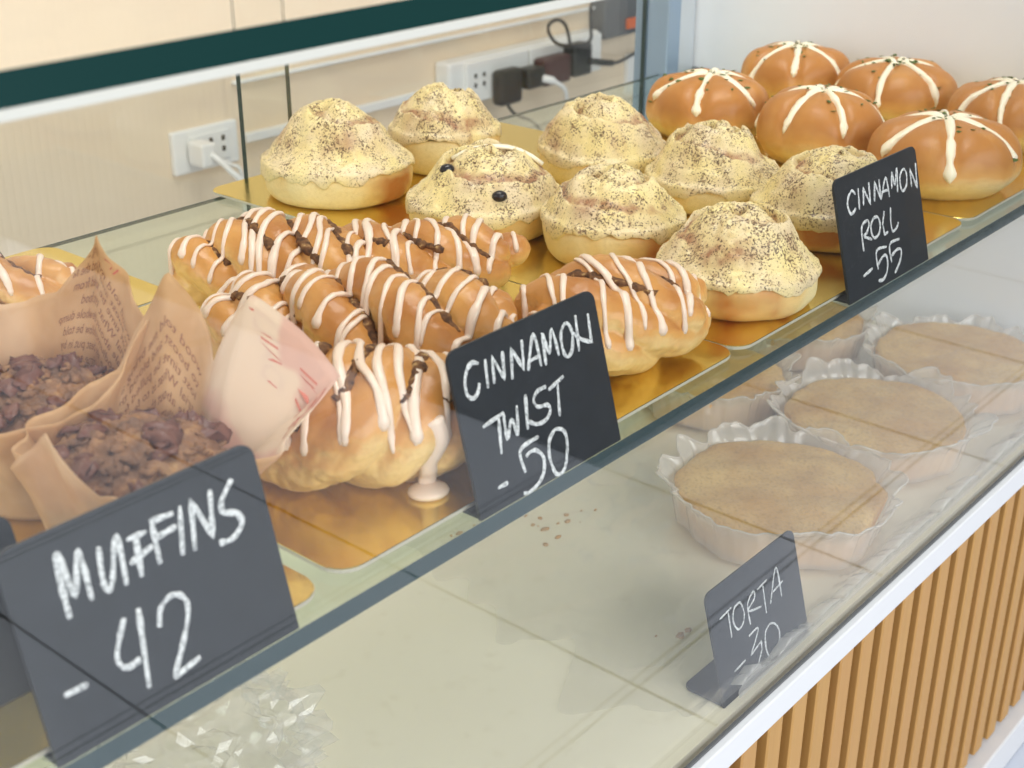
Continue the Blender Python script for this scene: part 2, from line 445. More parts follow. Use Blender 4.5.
LEAN = R(15)
def sign(x0, y0, z0, w, label, key=None, h=.0757, cw=.0021):
    root = thing('price_sign', label, 'sign', (x0, y0, z0), 0, 'black chalk price signs')
    m = Matrix.Rotation(R(90) - 0, 4, 'X')
    tilt = Matrix.Rotation(-LEAN, 4, 'X')
    def up(o): o.matrix_parent_inverse = Matrix.Identity(4); o.data.transform(tilt @ m)
    bm = bmesh.new(); rounded_slab(bm, 0, w, .0, h, -.0016, 0, .006, 6, 0, 0, (1, 1, 0, 0))
    o = obj('board', bm, M['sign'], root, False); up(o)
    bm = bmesh.new(); rounded_slab(bm, .0, w, .0022, .031, .0003, .0018, .006, 6, 0, 0, (1, 1, 0, 0))
    obj('foot', bm, M['sign'], root, False)
    if key:
        bm = bmesh.new(); rnd = random.Random(key)
        for st in STROKES[key]:
            pts = [Vector((x * 1e-4, y * 1e-4, .00015)) for x, y in st]
            sm = crom(pts, 6) if len(pts) > 2 and len(pts) != 4 else [a.lerp(b, k / 6) for a, b in zip(pts, pts[1:]) for k in range(6)] + [pts[-1]]
            rr = [cw * .5 * (.85 + .35 * fbm(p.x * 300, p.y * 300, 1.7)) for p in sm]
            rr[0] *= .7; rr[-1] *= .7
            tube(bm, sm, rr, 8, .16, Vector((0, 0, 1)))
        o = obj('chalk_writing', bm, M['chalk'], root); up(o)
    return root
sign(.3785, .3379, ZS + .0002, .1015, 'black chalk sign reading CINNAMON TWIST -50 on the shelf edge', 'twist', cw=.0023)
sign(.7129, .3379, ZS + .0002, .1085, 'black chalk sign reading CINNAMON ROLL -55 on the shelf edge', 'roll', cw=.0023)
sign(.1710, .3379, ZS + .0002, .1035, 'black chalk sign reading MUFFINS -42 on the shelf edge', 'muffin', cw=.0027)
sign(.5961, .3345, ZF + .0005, .1040, 'black chalk sign reading TORTA -30 on the cream deck below the shelf', 'torta', cw=.0017)
sign(.0960, .376, ZB + .0002, .1000, 'blank black chalk sign half hidden behind the MUFFINS sign', h=.063)
# ------------------------------------------------------------------ buns split six ways and filled with cream cheese
def garlic_bun(x, y, Rr, H, rot, seed, label):
    root = thing('cream_cheese_bun', label, 'bun', (x, y, ZB), rot, 'cream cheese buns at the end panel')
    rnd = random.Random(seed); o1 = rnd.uniform(0, 50)
    cuts = [2 * math.pi * k / 6 + rnd.uniform(-.14, .14) for k in range(6)]
    def surf(t, a, off=0.0, groove=True):
        """t 0 at the top centre, 1 at the equator, 1.6 under the bun"""
        ph = t * math.pi / 2
        rr = Rr * (1 + .05 * fbm(math.cos(a) * 1.3 + o1, math.sin(a) * 1.3, 2.0))
        if t <= 1: r = rr * math.sin(ph) ** .92; z = .36 * H + .64 * H * math.cos(ph) ** .85 if t < 1 else .36 * H
        else:
            q = (t - 1) / .6; r = rr * (1 - .28 * q * q); z = .36 * H * (1 - q) ** .9 if q < 1 else 0
        if groove:
            for c in cuts:
                d = (a - c + math.pi) % (2 * math.pi) - math.pi
                if abs(d) < 1.2:
                    w = abs(math.sin(d)) * r
                    k = math.exp(-(w / .0046) ** 2) * sstep(1.15, .6, t) * (.35 + .65 * sstep(.0, .45, t))
                    z -= .0052 * k; r -= .0042 * k * sstep(.4, 1, t)
            mid = min(abs((a - c + math.pi) % (2 * math.pi) - math.pi) for c in cuts)
            z += .0030 * sstep(.0, .5, mid) * sstep(.25, .6, t) * sstep(1.1, .7, t)
        z += .0012 * fbm(math.cos(a) * t * 2 + o1, math.sin(a) * t * 2, 5) 
        n = Vector((math.cos(a) * math.sin(min(ph, 1.57)), math.sin(a) * math.sin(min(ph, 1.57)), math.cos(min(ph, 1.57))))
        return Vector((r * math.cos(a), r * math.sin(a), max(z, 0))) + n * off
    bm = bmesh.new()
    ts = [i / 34 for i in range(35)] + [1 + .6 * i / 12 for i in range(1, 13)] + [1.61]
    def f(t, a):
        if t > 1.605: return Vector((0, 0, 0.0))
        return surf(t, a)
    polar(bm, f, ts, 108, True, True)
    o = obj('bun', bm, M['bun'], root)
    set_attr(o, [sstep(.06, .70, v.co.z / H) * .86 + .22 * fbm(v.co.x * 40 + o1, v.co.y * 40, v.co.z * 40) for v in o.data.vertices])
    bm = bmesh.new()
    for i, c in enumerate(cuts):
        t1 = rnd.choice((.78, .86, .94, 1.0, 1.06)); rows = []
        wmax = rnd.uniform(.0026, .0048)
        N = 26
        for j in range(N + 1):
            s = j / N; t = .02 + (t1 - .02) * s
            w = wmax * (.62 + .35 * math.sin(math.pi * (s * .8 + .15)) + .55 * fbm(s * 6, i * 3.1, o1) + .5 * sstep(.7, .9, s) * (i % 2)) * (sstep(1.02, .88, s) * .9 + .1)
            aoff = .05 * math.sin(s * 3 + i)
            base = surf(t, c + aoff, 0, True); side = Vector((-math.sin(c), math.cos(c), 0))
            n = Vector((math.cos(c) * math.sin(t * 1.57), math.sin(c) * math.sin(t * 1.57), math.cos(t * 1.57)))
            row = []
            for q in (-1.25, -.8, -.35, .0, .35, .8, 1.25):
                hgt = .0046 * math.sqrt(max(0, 1 - (q / 1.25) ** 2)) - .0012
                row.append(bm.verts.new(base + side * (w * q) + n * (hgt * sstep(1.02, .9, s))))
            rows.append(row)
        for a, b in zip(rows, rows[1:]):
            for k in range(6): bm.faces.new((a[k], b[k], b[k + 1], a[k + 1]))
    c0 = surf(0, 0, 0, True)
    bmesh.ops.create_uvsphere(bm, u_segments=12, v_segments=6, radius=.0065, matrix=Matrix.Translation(c0 + Vector((0, 0, .0002))) @ Matrix.Diagonal((1, 1, .55, 1)))
    obj('cream_filling', bm, M['cream'], root)
    bm = bmesh.new()
    for k in range(46):
        t = abs(rnd.gauss(0, .34)); a = rnd.choice(cuts) + rnd.gauss(0, .2) if rnd.random() < .7 else rnd.uniform(0, 6.28)
        if t > 1.1: continue
        p = surf(t, a, .0004 + (.0016 if t < .22 else 0)); L = rnd.uniform(.0016, .0042)
        m = Matrix.Translation(p) @ Matrix.Rotation(rnd.uniform(0, 6.28), 4, 'Z') @ Matrix.Rotation(rnd.uniform(-.8, .8), 4, 'X') @ Matrix.Diagonal((L, L * .5, .0004, 1))
        bmesh.ops.create_icosphere(bm, subdivisions=1, radius=1, matrix=m)
    o = obj('parsley_flakes', bm, M['herb'], root); o['kind'] = 'stuff'
    return root
GB = [(0.9871, 0.6164, 0.0524, 0.0547, 'golden bun with cream lines beside the blue-grey corner post'),
      (1.1600, 0.6320, 0.0515, 0.0510, 'rearmost cream lined bun, in the far corner by the white end panel'),
      (0.9821, 0.5094, 0.0507, 0.0570, 'cream starred bun between the large front bun and the one at the corner post'),
      (1.1550, 0.5280, 0.0545, 0.0505, 'cream lined bun beside the white end panel, middle one of that row'),
      (1.1350, 0.4130, 0.0520, 0.0510, 'cream lined bun beside the white end panel, nearest the front glass'),
      (0.9722, 0.4004, 0.0554, 0.0545, 'large bun with thick cream star just behind the CINNAMON ROLL sign')]
for i, (x, y, r, h, lb) in enumerate(GB): garlic_bun(x, y, r, h, .35 + i * 1.3, 11 + i, lb)

# ------------------------------------------------------------------ cinnamon rolls under frosting and cocoa
def cinnamon_roll(x, y, Rr, H, rot, seed, label, hb=.58, turns=1.9, extra=None, spot=None):
    root = thing('cinnamon_roll', label, 'cinnamon roll', (x, y, ZB), rot, 'frosted cinnamon rolls')
    rnd = random.Random(seed); o1 = rnd.uniform(0, 60)
    Hb = H * hb; cx, cy = rnd.uniform(-.12, .12), rnd.uniform(-.12, .12)
    def rad(a): return Rr * (1 + .055 * fbm(math.cos(a) * 1.1 + o1, math.sin(a) * 1.1, 0))
    prof = [(0, 0), (.55, 0), (.80, .0), (.90, .06), (.955, .2), (.985, .4), (.99, .6), (.965, .72), (.90, .79), (.7, .82), (0, .82)]
    P = crom([(r, z, 0) for r, z in prof], 4)
    bm = bmesh.new()
    def f(i, a):
        p = P[int(i)]; q = rad(a) * p.x * (1 + .02 * fbm(math.cos(a) * 3 + o1, math.sin(a) * 3, p.y * 2))
        return Vector((q * math.cos(a), q * math.sin(a), max(0, p.y) * Hb * (1 + .05 * fbm(math.cos(a) * 2, math.sin(a) * 2, o1))))
    polar(bm, f, list(range(len(P))), 72, True, True)
    o = obj('dough', bm, M['roll'], root)
    def oven(c):
        v = .40 + .85 * fbm(c.x * 22 + o1, c.y * 22, c.z * 16)
        if spot is not None:
            d = (math.atan2(c.y, c.x) - (spot - rot) + math.pi) % (2 * math.pi) - math.pi
            v = v * .8 + (1.0 if seed == 31 else .6) * sstep(.55, .05, math.hypot(d * (.8 if seed == 31 else .5), (c.z / Hb - .42) * .6) + .12 * fbm(c.x * 70, c.y * 70, c.z * 70))
        return max(0, min(1.1, v))
    set_attr(o, [oven(v.co) for v in o.data.vertices])
    # frosting cap: swirl on top, soft lower edge
    bm = bmesh.new()
    NI, NO, NA = 60, 10, 144; peak = rnd.uniform(1.15, 1.7); swl = []
    tier = rnd.uniform(.70, .84); lean = rnd.uniform(0, 6.28)
    def ridge(u, a):
        px, py = u * math.cos(a) - cx * (1 - u), u * math.sin(a) - cy * (1 - u)
        ru = math.hypot(px, py); aa = math.atan2(py, px)
        wob = .10 * fbm(px * 2.0 + o1, py * 2.0, 1)
        ph = (ru + wob) * turns - aa / (2 * math.pi)
        fr = ph - math.floor(ph)
        prof = sstep(0, .13, fr) * (1 - .85 * sstep(.35, 1.0, fr))
        return px, py, ru + wob * .7, prof
    def ztop(u, a):
        px, py, ru, prof = ridge(u, a)
        t_ = tier * (1 + .10 * math.cos(a - lean))
        wall = sstep(t_ + .22, t_ - .20, ru)                 # the inner coil stands up out of the bun
        crown = max(0, 1 - (ru / t_) ** 2) if ru < t_ else 0
        dip = -.0016 * math.exp(-((ru - t_ - .13) / .07) ** 2) * sstep(1, .93, u)
        am = sstep(t_ + .05, t_ - .25, ru)
        return Hb * .97 + (H - Hb) * (.40 * wall + .30 * crown + .28 * (1 - u ** 1.5)) + dip + (prof - .5) * .0085 * am + .0030 * fbm(px * 2.6 + o1, py * 2.6, 3) * sstep(1, .8, u) + .0012 * fbm(px * 9, py * 9, o1) + .0004 * fbm(px * 26, py * 26, o1)
    def g(i, a):
        re = rad(a)
        if i <= NI:
            u = i / NI; q = u * re * .985
            px, py, ru, prof = ridge(u, a)
            return Vector((q * math.cos(a), q * math.sin(a), ztop(u, a) - .004 * sstep(.86, 1, u)))
        s = (i - NI) / NO
        drop = Hb * (.13 + .24 * sstep(-.35, .5, fbm(math.cos(a) * 1.7 + o1, math.sin(a) * 1.7, 9)) + .07 * fbm(math.cos(a) * 5, math.sin(a) * 5, o1))
        drop = max(.002, drop)
        q = re * (.985 + .026 * math.sin(min(1, s * 1.4) * math.pi / 2)) + .0006
        if s > .999: q = re * .955
        return Vector((q * math.cos(a), q * math.sin(a), ztop(1, a) - .004 - drop * s ** 1.1))
    polar(bm, g, list(range(NI + NO + 1)), NA)
    o = obj('frosting', bm, M['frost'], root)
    set_attr(o, [min(1, .35 + .8 * sstep(Hb * .55, Hb * 1.0, v.co.z)) for v in o.data.vertices])
    sw = []
    for v in o.data.vertices:
        u = min(1, math.hypot(v.co.x, v.co.y) / (Rr * .97)); px, py, ru, prof = ridge(u, math.atan2(v.co.y, v.co.x))
        t_ = tier * (1 + .10 * math.cos(math.atan2(v.co.y, v.co.x) - lean)); wl = math.exp(-((ru - t_ + .02) / .11) ** 2)
        sw.append(wl * (.15 + .9 * fbm(px * 2.2 + o1, py * 2.2, 6)) + 1.0 * sstep(.42, .12, prof) * sstep(t_ + .12, t_ - .05, ru))
    set_attr(o, [max(0, min(1, w)) for w in sw], 'swirl')
    if extra == 'strip':
        bm = bmesh.new(); c, s = math.cos(-rot), math.sin(-rot)
        d = Vector((.647 * c + .763 * s, .647 * s - .763 * c, 0))     # lies along the shop-front diagonal
        pts = []
        for k in range(9):
            q = Vector((.010 * (.763 * c - .647 * s), .010 * (.763 * s + .647 * c), 0)) + d * (-.022 + .062 * k / 8)
            pts.append(Vector((q.x, q.y, ztop(min(1, q.length / (Rr * .985)), math.atan2(q.y, q.x)) + .0030)))
        for _ in range(3): pts = [pts[0]] + [(p + q + r) / 3 + Vector((0, 0, .0004)) for p, q, r in zip(pts, pts[1:], pts[2:])] + [pts[-1]]
        tube(bm, pts, .0034, 8, .45)
        obj('cheese_strip', bm, M['cream'], root)
        for ax, ay in ((-.026, .010), (-.025, -.0356)):
            q = Vector((ax, ay, 0)); q = Vector((q.x * c - q.y * s, q.x * s + q.y * c, 0))
            u = q.length / (Rr * .985); a = math.atan2(q.y, q.x)
            bm = bmesh.new(); bmesh.ops.create_uvsphere(bm, u_segments=12, v_segments=8, radius=.0048 if ax < -.02 else .0034, matrix=Matrix.Translation((q.x, q.y, ztop(min(u, 1), a) + .0012)) @ Matrix.Diagonal((1.1, .9, .8, 1)))
            obj('raisin', bm, M['raisin'], root)
    return root
CR = [(0.6638, 0.7316, 0.0548, 0.0660, 'tall cinnamon roll at the rear board corner, beside the wall socket', .50, 1.5, None),
      (0.7722, 0.7255, 0.0441, 0.0610, 'small cinnamon roll at the rear of its board, below the extension socket', .60, 1.6, None),
      (0.6759, 0.5985, 0.0535, 0.0530, 'cinnamon roll with a pale strip of cheese across its top', .52, 1.8, 'strip'),
      (0.8244, 0.6064, 0.0496, 0.0600, 'cinnamon roll with a peaked top beside the bun at the corner post', .50, 1.9, None),
      (0.6889, 0.4985, 0.0473, 0.0540, 'pale round cinnamon roll directly behind the frontmost roll', .62, 2.2, None),
      (0.8297, 0.5092, 0.0511, 0.0550, 'cinnamon roll with a clear brown swirl in front of the cream starred buns', .50, 2.6, None),
      (0.6705, 0.3930, 0.0482, 0.0550, 'frontmost cinnamon roll with a raised brown swirl, by the shelf edge', .54, 1.7, None),
      (0.8160, 0.4100, 0.0515, 0.0560, 'cinnamon roll half hidden behind the CINNAMON ROLL sign', .52, 2.0, None)]
for i, (x, y, r, h, lb, hb, tn, ex) in enumerate(CR): cinnamon_roll(x, y, r, h, 1.1 * i + .4, 31 + i * 3, lb, hb, tn, ex, {0: R(268), 6: R(215), 2: R(200), 7: R(215)}.get(i))

# ------------------------------------------------------------------ cinnamon twists
def evaluated(o):
    dg = bpy.context.evaluated_depsgraph_get(); dg.update()
    return bpy.data.meshes.new_from_object(o.evaluated_get(dg))

def twist(x, y, L, W, H, rot, seed, label, turns=1.2, ph0=0.3, slant=.25, n=9, puddle=None):
    """two fat ropes of dough wound round each other, seam filled with cinnamon, iced across"""
    root = thing('cinnamon_twist', label, 'pastry', (x, y, ZB), rot, 'iced cinnamon twists')
    rnd = random.Random(seed); o1 = rnd.uniform(0, 60)
    rs = W * .178; rho = W * .270; N = 44
    bm = bmesh.new(); seam = [[], []]
    KS = 4
    for k in range(KS + 1):                               # four ropes of dough round a core
        pts, rr = [], []
        for i in range(N + 1):
            s = i / N; a = ph0 + k * 2 * math.pi / KS + turns * 2 * math.pi * (s - .5) + .22 * math.sin(s * 5 + o1 + k * 2)
            e = math.sin(math.pi * min(max(s, .0), 1)) ** .5
            bend = .10 * W * math.sin(s * math.pi * 1.3 + o1)
            core = k == KS
            w = 0 if core else rho * (.52 + .48 * e) * (1 + .16 * fbm(s * 3, k * 5, o1))
            px = (s - .5) * (L - rs * (2.6 if core else 2.0)) + (0 if core else .006 * math.sin(k * 2.1 + o1))
            pts.append((px, w * math.cos(a) * 1.18 + bend, H * .5 + w * .82 * math.sin(a)))
            rr.append(rs * (.95 if core else 1) * (.72 + .28 * e) * (1 + (.0 if core else .20) * fbm(s * 3.5, k * 7, o1)))
        tube(bm, pts, rr, 20, .95)
        for sgn in (0, 1):
            bmesh.ops.create_uvsphere(bm, u_segments=18, v_segments=12, radius=rr[-1 if sgn else 0], matrix=Matrix.Translation(pts[-1 if sgn else 0]))
    tmp = obj('dough', bm, None)
    md = tmp.modifiers.new('r', 'REMESH'); md.mode = 'VOXEL'; md.voxel_size = .0013
    ms = tmp.modifiers.new('s', 'SMOOTH'); ms.iterations = 1; ms.factor = .5
    me = evaluated(tmp); bpy.data.objects.remove(tmp)
    zmin = min(v.co.z for v in me.vertices); zmax = max(v.co.z for v in me.vertices)
    for v in me.vertices:
        c = v.co; z = (c.z - zmin) / (zmax - zmin) * H
        z = max(0, z - .004) * H / (H - .004)            # flat underside
        d = .0010 * fbm(c.x * 60 + o1, c.y * 60, c.z * 60) + .0005 * fbm(c.x * 190, c.y * 190 + o1, c.z * 190)
        v.co = (c.x + d, c.y + d, max(0, z + (d if z > .002 else 0)))
    for p in me.polygons: p.use_smooth = True
    o = link('dough', me, root, M['twist'])
    me.update()
    vn = [v.normal.copy() for v in me.vertices]
    set_attr(o, [.66 * sstep(-.35, .8, vn[i].z) * sstep(0, .35, v.co.z / H) + .22 * sstep(.1, .8, v.co.z / H) + .30 * fbm(v.co.x * 35 + o1, v.co.y * 35, 3) for i, v in enumerate(me.vertices)])
    bvh = BVHTree.FromPolygons([v.co for v in me.vertices], [tuple(p.vertices) for p in me.polygons])
    def top(px, py):
        h = bvh.ray_cast(Vector((px, py, .2)), Vector((0, 0, -1)))
        return h[0]
    # cinnamon seam where the ropes meet
    bm = bmesh.new()
    for k in range(KS):
        run = []
        for i in range(3, N - 1):
            s = i / N; th = lambda q: ph0 + q * 2 * math.pi / KS + turns * 2 * math.pi * (s - .5) + .22 * math.sin(s * 5 + o1 + (q % KS) * 2)
            a = .5 * (th(k) + (th(k + 1) if k + 1 < KS else th(0) + 2 * math.pi))
            bend = .10 * W * math.sin(s * math.pi * 1.3 + o1)
            h = top((s - .5) * (L - rs * 2.0), rho * 1.02 * math.cos(a) * 1.18 + bend) if math.sin(a) > .28 else None
            if h is None or i == N - 2 or (k == 1 and fbm(s * 3, o1, 5) > .25):
                if len(run) > 4: tube(bm, crom(run, 2), [.0040 * (.55 + .6 * abs(fbm(q.x * 160, q.y * 160, 1)) + .35 * sstep(-.2, .4, fbm(q.x * 40 + o1, q.y * 40, 4))) for q in crom(run, 2)], 8, .8)
                run = []; continue
            run.append(h + Vector((rnd.uniform(-.0008, .0008), rnd.uniform(-.0008, .0008), -.0016)))
    if len(bm.verts): obj('cinnamon_filling', bm, M['filling'], root)
    else: bm.free()
    # icing drizzled across
    bm = bmesh.new()
    for k in range(n):
        xk = (k + .5 + rnd.uniform(-.3, .3)) / n - .5
        x0 = xk * L * .96; sl = slant + rnd.uniform(-.14, .14); raw = []
        for j in range(-60, 61):
            py = j / 60 * W * .62; px = x0 + sl * py + .0022 * math.sin(py * 120 + k)
            h = top(px, py)
            if h is None or h.z < .010: continue
            raw.append(h)
        if len(raw) < 6: continue
        if rnd.random() < .3: raw = raw[:int(len(raw) * rnd.uniform(.65, .95))]
        # even spacing along the surface
        pts = [raw[0]]
        for p in raw[1:]:
            while (p - pts[-1]).length > .0022:
                pts.append(pts[-1] + (p - pts[-1]).normalized() * .0022)
        if len(pts) < 5: continue
        w = rnd.uniform(.0014, .0024)
        rr = [w * (1 + .35 * fbm(p.x * 90, p.y * 90, k)) for p in pts]
        for e in (0, -1):
            steep = abs((pts[e] - pts[3 if e == 0 else -4]).z) / .0066
            b = 1.25 if steep > .6 and rnd.random() < .6 else .8
            rr[e] *= .5 * b; rr[1 if e == 0 else -2] *= b; rr[2 if e == 0 else -3] *= b
        up = Vector((0, 0, 1))
        tube(bm, [p + Vector((0, 0, .0004)) for p in pts], rr, 8, .62, up)
    if puddle:                                            # icing that ran down on to the board
        d = Vector((puddle[0] - x, puddle[1] - y, 0)); d.rotate(Matrix.Rotation(-rot, 3, 'Z'))
        nz = bvh.find_nearest(Vector((d.x, d.y, .006)))[0]; out = Vector((d.x - nz.x, d.y - nz.y, 0)).normalized()
        p0 = Vector((nz.x, nz.y, 0)) + out * .004
        bmesh.ops.create_uvsphere(bm, u_segments=24, v_segments=12, radius=.0095, matrix=Matrix.Translation(p0 + Vector((0, 0, .0016))) @ Matrix.Diagonal((1, .85, .34, 1)))
        run = [bvh.find_nearest(p0 + Vector((0, 0, z)) - out * .0)[0] + out * .0006 for z in (.036, .030, .024, .018, .012, .007)] + [p0 + Vector((0, 0, .003)) - out * .003]
        tube(bm, crom(run, 4), .0042, 10, .6, out)
    ic = obj('icing', bm, M['icing'], root)
    return root
TW = [  # x, y, L, W, H, rot, turns, phase, label
    (.5490, .3950, .118, .084, .056, -40, .6, 1.2, 'iced cinnamon twist half hidden behind the CINNAMON TWIST sign, close to the frontmost roll', 10),
    (.4560, .4620, .130, .084, .062, -62, .6, 2.2, 'big central iced cinnamon twist at the upper corner of its price sign', 12),
    (.5390, .5410, .142, .080, .050, -52, .9, .6, 'iced cinnamon twist next to the roll with the pale cheese strip', 15),
    (.4290, .5100, .118, .072, .052, -78, .65, 2.6, 'iced cinnamon twist between the central twist and the muffin paper', 9),
    (.4800, .5800, .130, .076, .056, -64, .9, 1.9, 'iced cinnamon twist at the rear of the pile, nearest the wall socket', 14),
    (.3740, .4060, .114, .080, .060, -26, -.95, .9, 'frontmost iced cinnamon twist by the shelf edge, beside the muffin paper', 13),
    (.3420, .6960, .130, .070, .044, -35, .8, .9, 'iced cinnamon twist alone on the board beyond the muffins', 9)]
for i, (x, y, L, W, H, rz, tn, ph, lb, n) in enumerate(TW):
    twist(x, y, L, W, H, R(rz), 70 + i * 5, lb, tn, ph, .22 if i % 2 else -.1, n, (.3772, .3690) if i == 5 else None)

# icing that ran down on to the board
# ------------------------------------------------------------------ tortas in crinkled liners
def torta(x, y, Rr, H, rot, seed, label, ell=1.0):
    root = thing('torta_cake', label, 'cake', (x, y, ZF + .0042), rot, 'torta cakes in white liners')
    rnd = random.Random(seed); o1 = rnd.uniform(0, 60)
    def rad(a): return Rr * (1 + .06 * fbm(math.cos(a) * 1.6 + o1, math.sin(a) * 1.6, 0) + .03 * fbm(math.cos(a) * 4 + o1, math.sin(a) * 4, 2)) * (1 if ell == 1 else 1 / math.sqrt((math.cos(a) / ell) ** 2 + math.sin(a) ** 2) )
    P = crom([(0, 0, 0), (.5, 0, 0), (.84, .0, 0), (.88, .15, 0), (.935, .6, 0), (.955, .82, 0), (.93, .91, 0), (.82, .95, 0), (.5, .99, 0), (.2, 1.0, 0), (0, 1.0, 0)], 5)
    bm = bmesh.new()
    def f(i, a):
        p = P[int(i)]; q = rad(a) * p.x
        z = max(0, p.y) * H + (.0016 * fbm(q * math.cos(a) * 40 + o1, q * math.sin(a) * 40, 1) if p.y > .85 else 0)
        return Vector((q * math.cos(a), q * math.sin(a), z))
    polar(bm, f, list(range(len(P))), 96, True, True)
    obj('cake', bm, M['torta'], root)
    bm = bmesh.new()
    ph = [rnd.uniform(0, 6.28) for _ in range(4)]
    def g(i, a):
        s = i / 16
        f1 = fbm(math.cos(a) * 2.4 + o1, math.sin(a) * 2.4, 4); f2 = noise.noise(Vector((math.cos(a) * 5 + o1, math.sin(a) * 5, 8 + s * .6))) * 1.5; f3 = fbm(math.cos(a) * 12, math.sin(a) * 12 + o1, 2 + s)
        amp = sstep(.60, 1, s)
        top = H * (1.12 + .24 * f1 + .16 * f2)
        z = max(.2 * H, top) * s + .0005 * f3 * amp
        q = rad(a) * (.930 + .068 * min(1, s * 1.3)) + (.0080 * f2 + .006 * f1 + .0012 * f3) * amp + .0060 * amp * amp + .0006
        q += (.0010 * math.sin(a * 31 + 4 * f1) + .0012 * f3) * s
        return Vector((q * math.cos(a), q * math.sin(a), z + .0004))
    polar(bm, g, list(range(17)), 300, False)
    ring = [g(16, 2 * math.pi * k / 300) for k in range(301)]
    tube(bm, ring, .00075, 6)
    o = obj('paper_liner', bm, M['liner'], root)
    return root
TC = [(.812, .4250, .0800, .031, .6, 'torta in a ruffled white liner just behind the TORTA sign'),
      (.972, .4280, .0765, .031, 1.7, 'middle torta in a ruffled liner along the front glass'),
      (1.138, .4260, .0790, .031, 2.9, 'torta in a ruffled liner in the corner of front glass and end panel'),
      (.956, .5760, .0660, .031, 4.1, 'torta half covered by the glass shelf edge, farther from the end panel'),
      (1.116, .5800, .0660, .031, 5.3, 'torta half covered by the glass shelf edge, nearer the end panel')]
for i, (x, y, r, h, rz, lb) in enumerate(TC): torta(x, y, r, h, rz, 101 + i, lb)

# clear film under the tortas
bm = bmesh.new(); NX, NY = 150, 74; grid = []
for i in range(NX + 1):
    row = []
    for j in range(NY + 1):
        x = .56 + (1.232 - .56) * i / NX; y = .3300 + (.64 - .3300) * j / NY
        x += .05 * (1 - i / NX) * (fbm(y * 14, 2, 1) + .9 * abs(y - .42) * 4)
        rg = 1 - abs(2 * fbm(x * 14 + 3, y * 22, 1)); rg2 = 1 - abs(2 * fbm(x * 34, y * 34 + 5, 2))
        z = .0006 + .0024 * max(0, rg) ** 3 + .001 * max(0, rg2) ** 3
        if j < 6:
            lift = sstep(5.5, 0, j) * (.006 + .012 * max(0, .5 + fbm(x * 16, 0, 7)))
            z += lift
        row.append(bm.verts.new((x, y, ZF + min(z, .0038 if j >= 6 else 1))))
    grid.append(row)
for i in range(NX):
    for j in range(NY): bm.faces.new((grid[i][j], grid[i + 1][j], grid[i + 1][j + 1], grid[i][j + 1]))
sheet = tag(obj('plastic_sheet', bm, M['film'], None), 'clear wrinkled plastic sheet spread under the tortas', 'plastic sheet')
bm = bmesh.new(); rows = []
for i in range(261):
    x = .606 + (1.230 - .606) * i / 260; f1 = fbm(x * 22, 1, 3); f2 = fbm(x * 70, 4, 1); hh = .010 + .009 * f1 + .004 * f2
    rows.append([bm.verts.new((x + .002 * f2, .3302 + (.0012 + .0010 * f2) * math.sin(j * 1.1) + (.012 + .006 * f1) * max(0, j - 5) / 4, ZF + .0045 + max(.003, hh) * math.sin(min(1, j / 5) * 1.57) * (1 if j <= 5 else 1 - (j - 5) / 4 * .8))) for j in range(10)])
for p, q in zip(rows, rows[1:]):
    for j in range(9): bm.faces.new((p[j], q[j], q[j + 1], p[j + 1]))
obj('folded_edge', bm, m_film('film_fold', lin((245, 243, 240)), .40, .08, .15), sheet)

# crumpled clear bag
bm = bmesh.new(); bmesh.ops.create_icosphere(bm, subdivisions=5, radius=1)
for v in bm.verts:
    n = v.co.normalized()
    q = Vector((n.x * 1.6 + 4, n.y * 1.6, n.z * 1.6))
    cell = noise.voronoi(q * 1.5)[0]; c2 = noise.voronoi(q * 3.7 + Vector((3, 1, 2)))[0]
    d = .82 + .55 * (cell[1] - cell[0]) + .22 * (c2[1] - c2[0]) + .10 * fbm(n.x * 3, n.y * 3, n.z * 3)
    c = n * d; v.co = (.338 + c.x * .072, .520 + c.y * .070, ZF + .001 + max(0, (c.z + .62) * .046))
tag(obj('plastic_bag', bm, M['bag'], None, False), 'crumpled clear plastic bag on the cream deck under the MUFFINS sign', 'plastic bag')

# crumbs on the deck
bm = bmesh.new(); rnd = random.Random(5)
for (cx, cy, n, sp) in ((.688, .552, 9, .012), (.72, .545, 5, .012), (.64, .60, 4, .03), (.640, .40, 4, .012)):
    for k in range(n):
        r = rnd.uniform(.0006, .0028)
        bmesh.ops.create_icosphere(bm, subdivisions=1, radius=1, matrix=Matrix.Translation((cx + rnd.gauss(0, sp), cy + rnd.gauss(0, sp * .7), ZF + min(r * .5, .0007))) @ Matrix.Diagonal((r * rnd.uniform(.8, 2), r, min(r * .6, .0008), 1)))
tag(obj('crumbs', bm, plain('crumb', (196, 152, 92), .7), None), 'brown pastry crumbs scattered on the cream deck', 'crumbs', kind='stuff')
# ------------------------------------------------------------------ muffins in printed paper
def m_wrap():
    t = NT('printed_paper'); n1 = t.noise(60, 3); n2 = t.noise(24, 2); n3 = t.noise(500, 2)
    a = t.n('ShaderNodeAttribute', attribute_name='bake').outputs['Fac']
    col = t.ramp(n1, (.3, lin((214, 172, 120))), (.7, lin((226, 190, 144))))
    pale = t.mix(t.ramp(n2, (.50, 0), (.56, .75)), lin((240, 220, 196)), lin((228, 184, 166)))
    col = t.mix(a, col, pale)
    df = t.bsdf(col, .75, t.bump(n3, .12, .0006))
    tl = t.n('ShaderNodeBsdfTranslucent'); t.link(col, tl.inputs[0])
    mx = t.n('ShaderNodeMixShader'); mx.inputs[0].default_value = .4
    t.link(df, mx.inputs[1]); t.link(tl.outputs[0], mx.inputs[2])
    return t.done(mx.outputs[0])
M['wrap'] = m_wrap()

